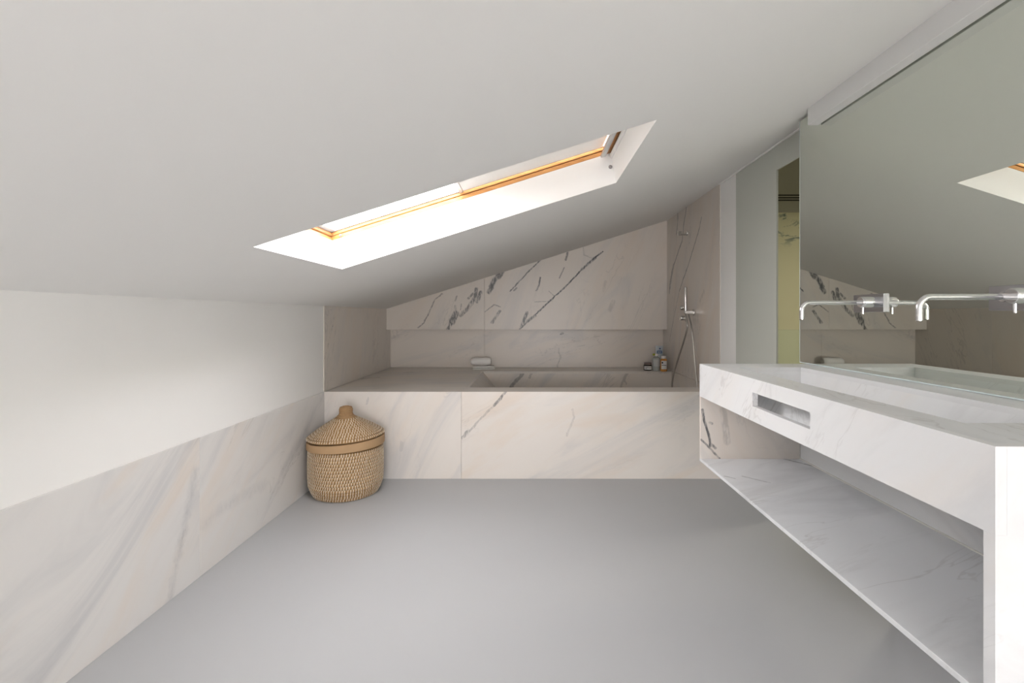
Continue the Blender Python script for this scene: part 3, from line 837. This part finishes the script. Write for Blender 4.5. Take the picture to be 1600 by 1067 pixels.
# flat band, sagging a little to one side
bm = NB()
seg = 72
prof = [(.214, .286), (.222, .288), (.2235, .306), (.222, .330), (.214, .333), (.206, .330), (.206, .288)]
rings = []
for i in range(seg):
    a = 2*math.pi*i/seg
    dz = .010 * math.cos(a)
    rings.append([bm.verts.new((BXc + r*math.cos(a), BYc + r*math.sin(a), z + dz * (z - .2) / .13)) for r, z in prof])
for i in range(seg):
    a, b_ = rings[i], rings[(i+1) % seg]
    for k in range(len(prof)):
        bm.faces.new((a[k], b_[k], b_[(k+1) % len(prof)], a[(k+1) % len(prof)]))
obj('rim_band', bm, M['band'], bk_, True, 40)
# lid
lid_rows = []
nl = 11
for j in range(nl):
    t = j / (nl - 1)
    R = .212 - .148 * t
    z = .346 + .094 * (t ** .88)
    lid_rows.append((R, z, .0088))
bm = coil_rows(cc, lid_rows, .009)
bmesh.ops.rotate(bm, verts=bm.verts, cent=(BXc, BYc, .34), matrix=Matrix.Rotation(-.044, 3, 'Y'))
lid = obj('lid', bm, M['straw'], bk_, True)
bm = stitches(cc, lid_rows, 420, .009, .0006, lambda j: .95)
bmesh.ops.rotate(bm, verts=bm.verts, cent=(BXc, BYc, .34), matrix=Matrix.Rotation(-.044, 3, 'Y'))
ls = obj('stitching', bm, M['stitch'], lid, True); ls['kind'] = 'stuff'
bm = NB(); lathe(bm, [(.208, .340), (.206, .346), (.06, .440), (.02, .446)], (BXc, BYc, 0), 'Z', 48)
bmesh.ops.rotate(bm, verts=bm.verts, cent=(BXc, BYc, .34), matrix=Matrix.Rotation(-.044, 3, 'Y')); obj('lid_core', bm, M['straw'], lid, True)
kx, ky = BXc - .003, BYc
kn = [(.062, .440, .0062), (.055, .449, .006), (.046, .457, .006), (.038, .466, .006), (.034, .476, .006), (.034, .487, .006), (.0345, .498, .006), (.031, .508, .006), (.020, .513, .005)]
bm = coil_rows((kx, ky), kn, .006, 40)
lathe(bm, [(.058, .436), (.042, .455), (.031, .47), (.031, .505), (.016, .514)], (kx, ky, 0), 'Z', 32)
obj('knob', bm, M['cord'], bk_, True)

# ------------------------------------------------------------------ towels on the ledge
M['towel'] = plain('white_terry', (.86, .84, .81), .95, spec=.1, bump=.15, bscale=420)
tx, ty = on_z(754, 576.5, ZT)[:2]
def folded(cx, cy, z, w, d, layers, th, rot):
    bm = NB()
    rnd = random.Random(9)
    for k in range(layers):
        nx, ny = 14, 8
        zz = z + k * th
        sx_, sy_ = w * (1 - .05*k), d * (1 - .04*k)
        ox = rnd.uniform(-.006, .006)
        top, bot = [], []
        for j in range(ny + 1):
            rt, rb = [], []
            for i in range(nx + 1):
                u, v = i / nx * 2 - 1, j / ny * 2 - 1
                e = (1 - u**8) * (1 - v**8)
                wv = .003 * math.sin(u*7 + k*2) * math.cos(v*3 + k) if k else 0.0
                x = u * sx_/2 + ox; y = v * sy_/2
                xr = x*math.cos(rot) - y*math.sin(rot); yr = x*math.sin(rot) + y*math.cos(rot)
                rt.append(bm.verts.new((cx + xr, cy + yr, zz + th*(.74 + .22*e**.5) + wv)))
                rb.append(bm.verts.new((cx + xr, cy + yr, zz + th*(.22 - .22*e**.5) + wv)))
            top.append(rt); bot.append(rb)
        for j in range(ny):
            for i in range(nx):
                bm.faces.new((top[j][i], top[j][i+1], top[j+1][i+1], top[j+1][i])); bm.faces.new((bot[j][i], bot[j+1][i], bot[j+1][i+1], bot[j][i+1]))
        for i in range(nx):
            bm.faces.new((top[0][i], bot[0][i], bot[0][i+1], top[0][i+1])); bm.faces.new((top[ny][i], top[ny][i+1], bot[ny][i+1], bot[ny][i]))
        for j in range(ny):
            bm.faces.new((top[j][0], top[j+1][0], bot[j+1][0], bot[j][0])); bm.faces.new((top[j][nx], bot[j][nx], bot[j+1][nx], top[j+1][nx]))
    return bm
fo = tag(obj('folded_towel', folded(tx + .012, ty, ZD, .205, .13, 2, .017, .10), M['towel'], None, True, 35), 'flat folded white towel on the bath ledge under the rolled towel', 'towel')
# rolled cloth with a spiral at each end
bm = NB()
nseg, nr = 22, 15
RX, RZ, LN = .046, .037, .185
rz = ZD + .034
rings = []
for i in range(nr):
    u = i / (nr - 1) * 2 - 1
    k = (1 - abs(u)**7 * .30)
    ring = []
    for j in range(nseg):
        a = 2*math.pi*j/nseg
        bump_ = 1 + .03*math.sin(3*a + u*4) + .015*math.sin(7*a - u*9)
        ring.append(bm.verts.new((tx - .014 + u*LN/2, ty + .008 + RX*k*bump_*math.cos(a), rz + RZ + RZ*k*bump_*math.sin(a) + .0005)))
    rings.append(ring)
for a, b_ in zip(rings, rings[1:]):
    for j in range(nseg): bm.faces.new((a[j], a[(j+1) % nseg], b_[(j+1) % nseg], b_[j]))
for ring, sgn in ((rings[0], -1), (rings[-1], 1)):
    prev = ring
    cx_ = sum(v.co.x for v in ring)/nseg; cy_ = sum(v.co.y for v in ring)/nseg; cz_ = sum(v.co.z for v in ring)/nseg
    for f_, dx in ((.78, .004), (.72, -.006), (.5, .003), (.44, -.006), (.2, .002)):
        cur = [bm.verts.new((cx_ + sgn*dx, cy_ + (v.co.y - cy_)*f_, cz_ + (v.co.z - cz_)*f_)) for v in ring]
        for j in range(nseg): bm.faces.new((prev[j], prev[(j+1) % nseg], cur[(j+1) % nseg], cur[j]))
        prev = cur
    bm.faces.new(prev)
tag(obj('rolled_towel', bm, M['towel'], None, True), 'rolled white towel lying on the folded towel by the bath', 'towel')

# ------------------------------------------------------------------ toiletries on the ledge
def arc_label(name, cx, cy, r, z0, z1, a0, a1, mat, parent, n=14, th=.0006):
    bm = NB()
    o_, i_ = [], []
    for k in range(n + 1):
        a = math.radians(a0 + (a1 - a0) * k / n)
        o_.append([bm.verts.new((cx + (r+th)*math.cos(a), cy + (r+th)*math.sin(a), z)) for z in (z0, z1)])
        i_.append([bm.verts.new((cx + r*.98*math.cos(a), cy + r*.98*math.sin(a), z)) for z in (z0, z1)])
    for k in range(n):
        bm.faces.new((o_[k][0], o_[k+1][0], o_[k+1][1], o_[k][1])); bm.faces.new((i_[k][0], i_[k][1], i_[k+1][1], i_[k+1][0]))
        bm.faces.new((o_[k][0], i_[k][0], i_[k+1][0], o_[k+1][0])); bm.faces.new((o_[k][1], o_[k+1][1], i_[k+1][1], i_[k][1]))
    bm.faces.new((o_[0][0], o_[0][1], i_[0][1], i_[0][0])); bm.faces.new((o_[n][0], i_[n][0], i_[n][1], o_[n][1]))
    return obj(name, bm, mat, parent)
M['paper'] = plain('white_label', (.72, .72, .70), .6)
M['ink'] = plain('black_print', (.03, .03, .03), .6)
M['blackglass'] = plain('dark_amber_glass', (.018, .012, .010), .12)
M['amber'] = plain('orange_liquid_bottle', (.55, .24, .05), .2)
M['clear'] = plain('clear_grey_bottle', (.42, .44, .42), .12)
M['whitecap'] = plain('white_plastic', (.78, .76, .74), .4)
M['green'] = plain('lime_green_plastic', (.42, .45, .05), .5)
M['tube'] = plain('pale_blue_plastic', (.50, .56, .60), .4)
M['blue'] = plain('blue_label', (.02, .09, .25), .5)
LB = ZD
# dark jar
jx, jy = on_z(1012, 578.5, ZT)[:2]
j = thing('cosmetic_jar', 'squat dark glass jar with white label on the bath ledge', 'jar', (jx, jy, LB))
bm = NB(); lathe(bm, [(.033, 0), (.037, .003), (.0375, .048), (.034, .054), (.031, .056)], (jx, jy, LB), 'Z', 32); obj('glass_body', bm, M['blackglass'], j, True, 40)
bm = NB(); lathe(bm, [(.034, .054), (.0345, .056), (.0345, .070), (.032, .073), (.0, .0735)][:4], (jx, jy, LB), 'Z', 32); obj('lid', bm, plain('brown_lid', (.16, .115, .10), .3), j, True, 40)
lb = arc_label('label', jx, jy, .0378, LB + .010, LB + .042, 205, 318, M['paper'], j)
for z, a0, a1 in ((.034, 220, 262), (.026, 225, 300), (.019, 220, 250)):
    arc_label('print_line', jx, jy, .0385, LB + z, LB + z + .003, a0, a1, M['ink'], lb)
# clear bottle
cx_, cy_ = on_z(1025.5, 579, ZT)[:2]
c = thing('clear_bottle', 'clear bottle with pale label and lime green tag on the bath ledge', 'bottle', (cx_, cy_, LB))
bm = NB(); lathe(bm, [(.030, 0), (.034, .004), (.034, .108), (.030, .118), (.016, .126), (.013, .128), (.013, .136)], (cx_, cy_, LB), 'Z', 32); obj('bottle_body', bm, M['clear'], c, True, 40)
bm = NB(); lathe(bm, [(.016, .134), (.0165, .136), (.0165, .152), (.014, .154)], (cx_ + .003, cy_, LB), 'Z', 24); obj('cap', bm, M['whitecap'], c, True, 40)
bm = NB(); box(bm, cx_ - .034, cx_ - .013, cy_ - .010, cy_ + .006, LB + .138, LB + .156, .003); obj('tag', bm, M['green'], c)
arc_label('label', cx_, cy_, .0345, LB + .042, LB + .104, 210, 328, plain('pale_grey_label', (.50, .52, .51), .6), c)
# amber bottle
ax, ay = on_z(1037, 580, ZT)[:2]
ax = min(ax, sx - .034)
a_ = thing('amber_bottle', 'orange bottle with white cap and label on the bath ledge', 'bottle', (ax, ay, LB))
bm = NB(); lathe(bm, [(.026, 0), (.030, .003), (.030, .098), (.026, .110), (.018, .115), (.016, .117)], (ax, ay, LB), 'Z', 32); obj('bottle_body', bm, M['amber'], a_, True, 40)
bm = NB(); lathe(bm, [(.019, .115), (.0205, .117), (.0205, .136), (.018, .139)], (ax, ay, LB), 'Z', 28); obj('cap', bm, M['whitecap'], a_, True, 40)
lb = arc_label('label', ax, ay, .0304, LB + .022, LB + .096, 215, 318, M['paper'], a_)
arc_label('print_line', ax, ay, .0312, LB + .055, LB + .060, 220, 300, M['ink'], lb)
arc_label('print_mark', ax, ay, .0312, LB + .072, LB + .088, 222, 246, M['ink'], lb)
# standing tube behind
ux, uy = 1.218, 4.555
u_ = thing('standing_tube', 'pale tube with blue label standing behind the bottles on the bath ledge', 'tube', (ux, uy, LB))
def tube_body(bm, cx, cy, z):
    rings = []
    for h, rx, ry in ((0, .030, .024), (.02, .032, .026), (.10, .034, .020), (.17, .035, .010), (.205, .0355, .003), (.216, .0355, .002)):
        rings.append([bm.verts.new((cx + rx*math.cos(2*math.pi*k/24), cy + ry*math.sin(2*math.pi*k/24), z + h)) for k in range(24)])
    for a, b_ in zip(rings, rings[1:]):
        for k in range(24): bm.faces.new((a[k], a[(k+1) % 24], b_[(k+1) % 24], b_[k]))
    bm.faces.new(rings[0][::-1]); bm.faces.new(rings[-1])
bm = NB(); tube_body(bm, ux, uy, LB); obj('tube_body', bm, M['tube'], u_, True, 60)
bm = NB(); box(bm, ux - .026, ux + .022, uy - .0145, uy - .010, LB + .146, LB + .170, .002); lb = obj('label', bm, M['blue'], u_)
for k in range(4):
    bm = NB(); box(bm, ux - .019 + k*.009, ux - .013 + k*.009, uy - .0152, uy - .0146, LB + .154, LB + .162); obj('print_mark', bm, M['paper'], lb)
bm = NB(); lathe(bm, [(.007, -.0095), (.007, -.003)], (ux + .004, uy, LB + .190), 'Y', 18); obj('round_mark', bm, M['blue'], u_)
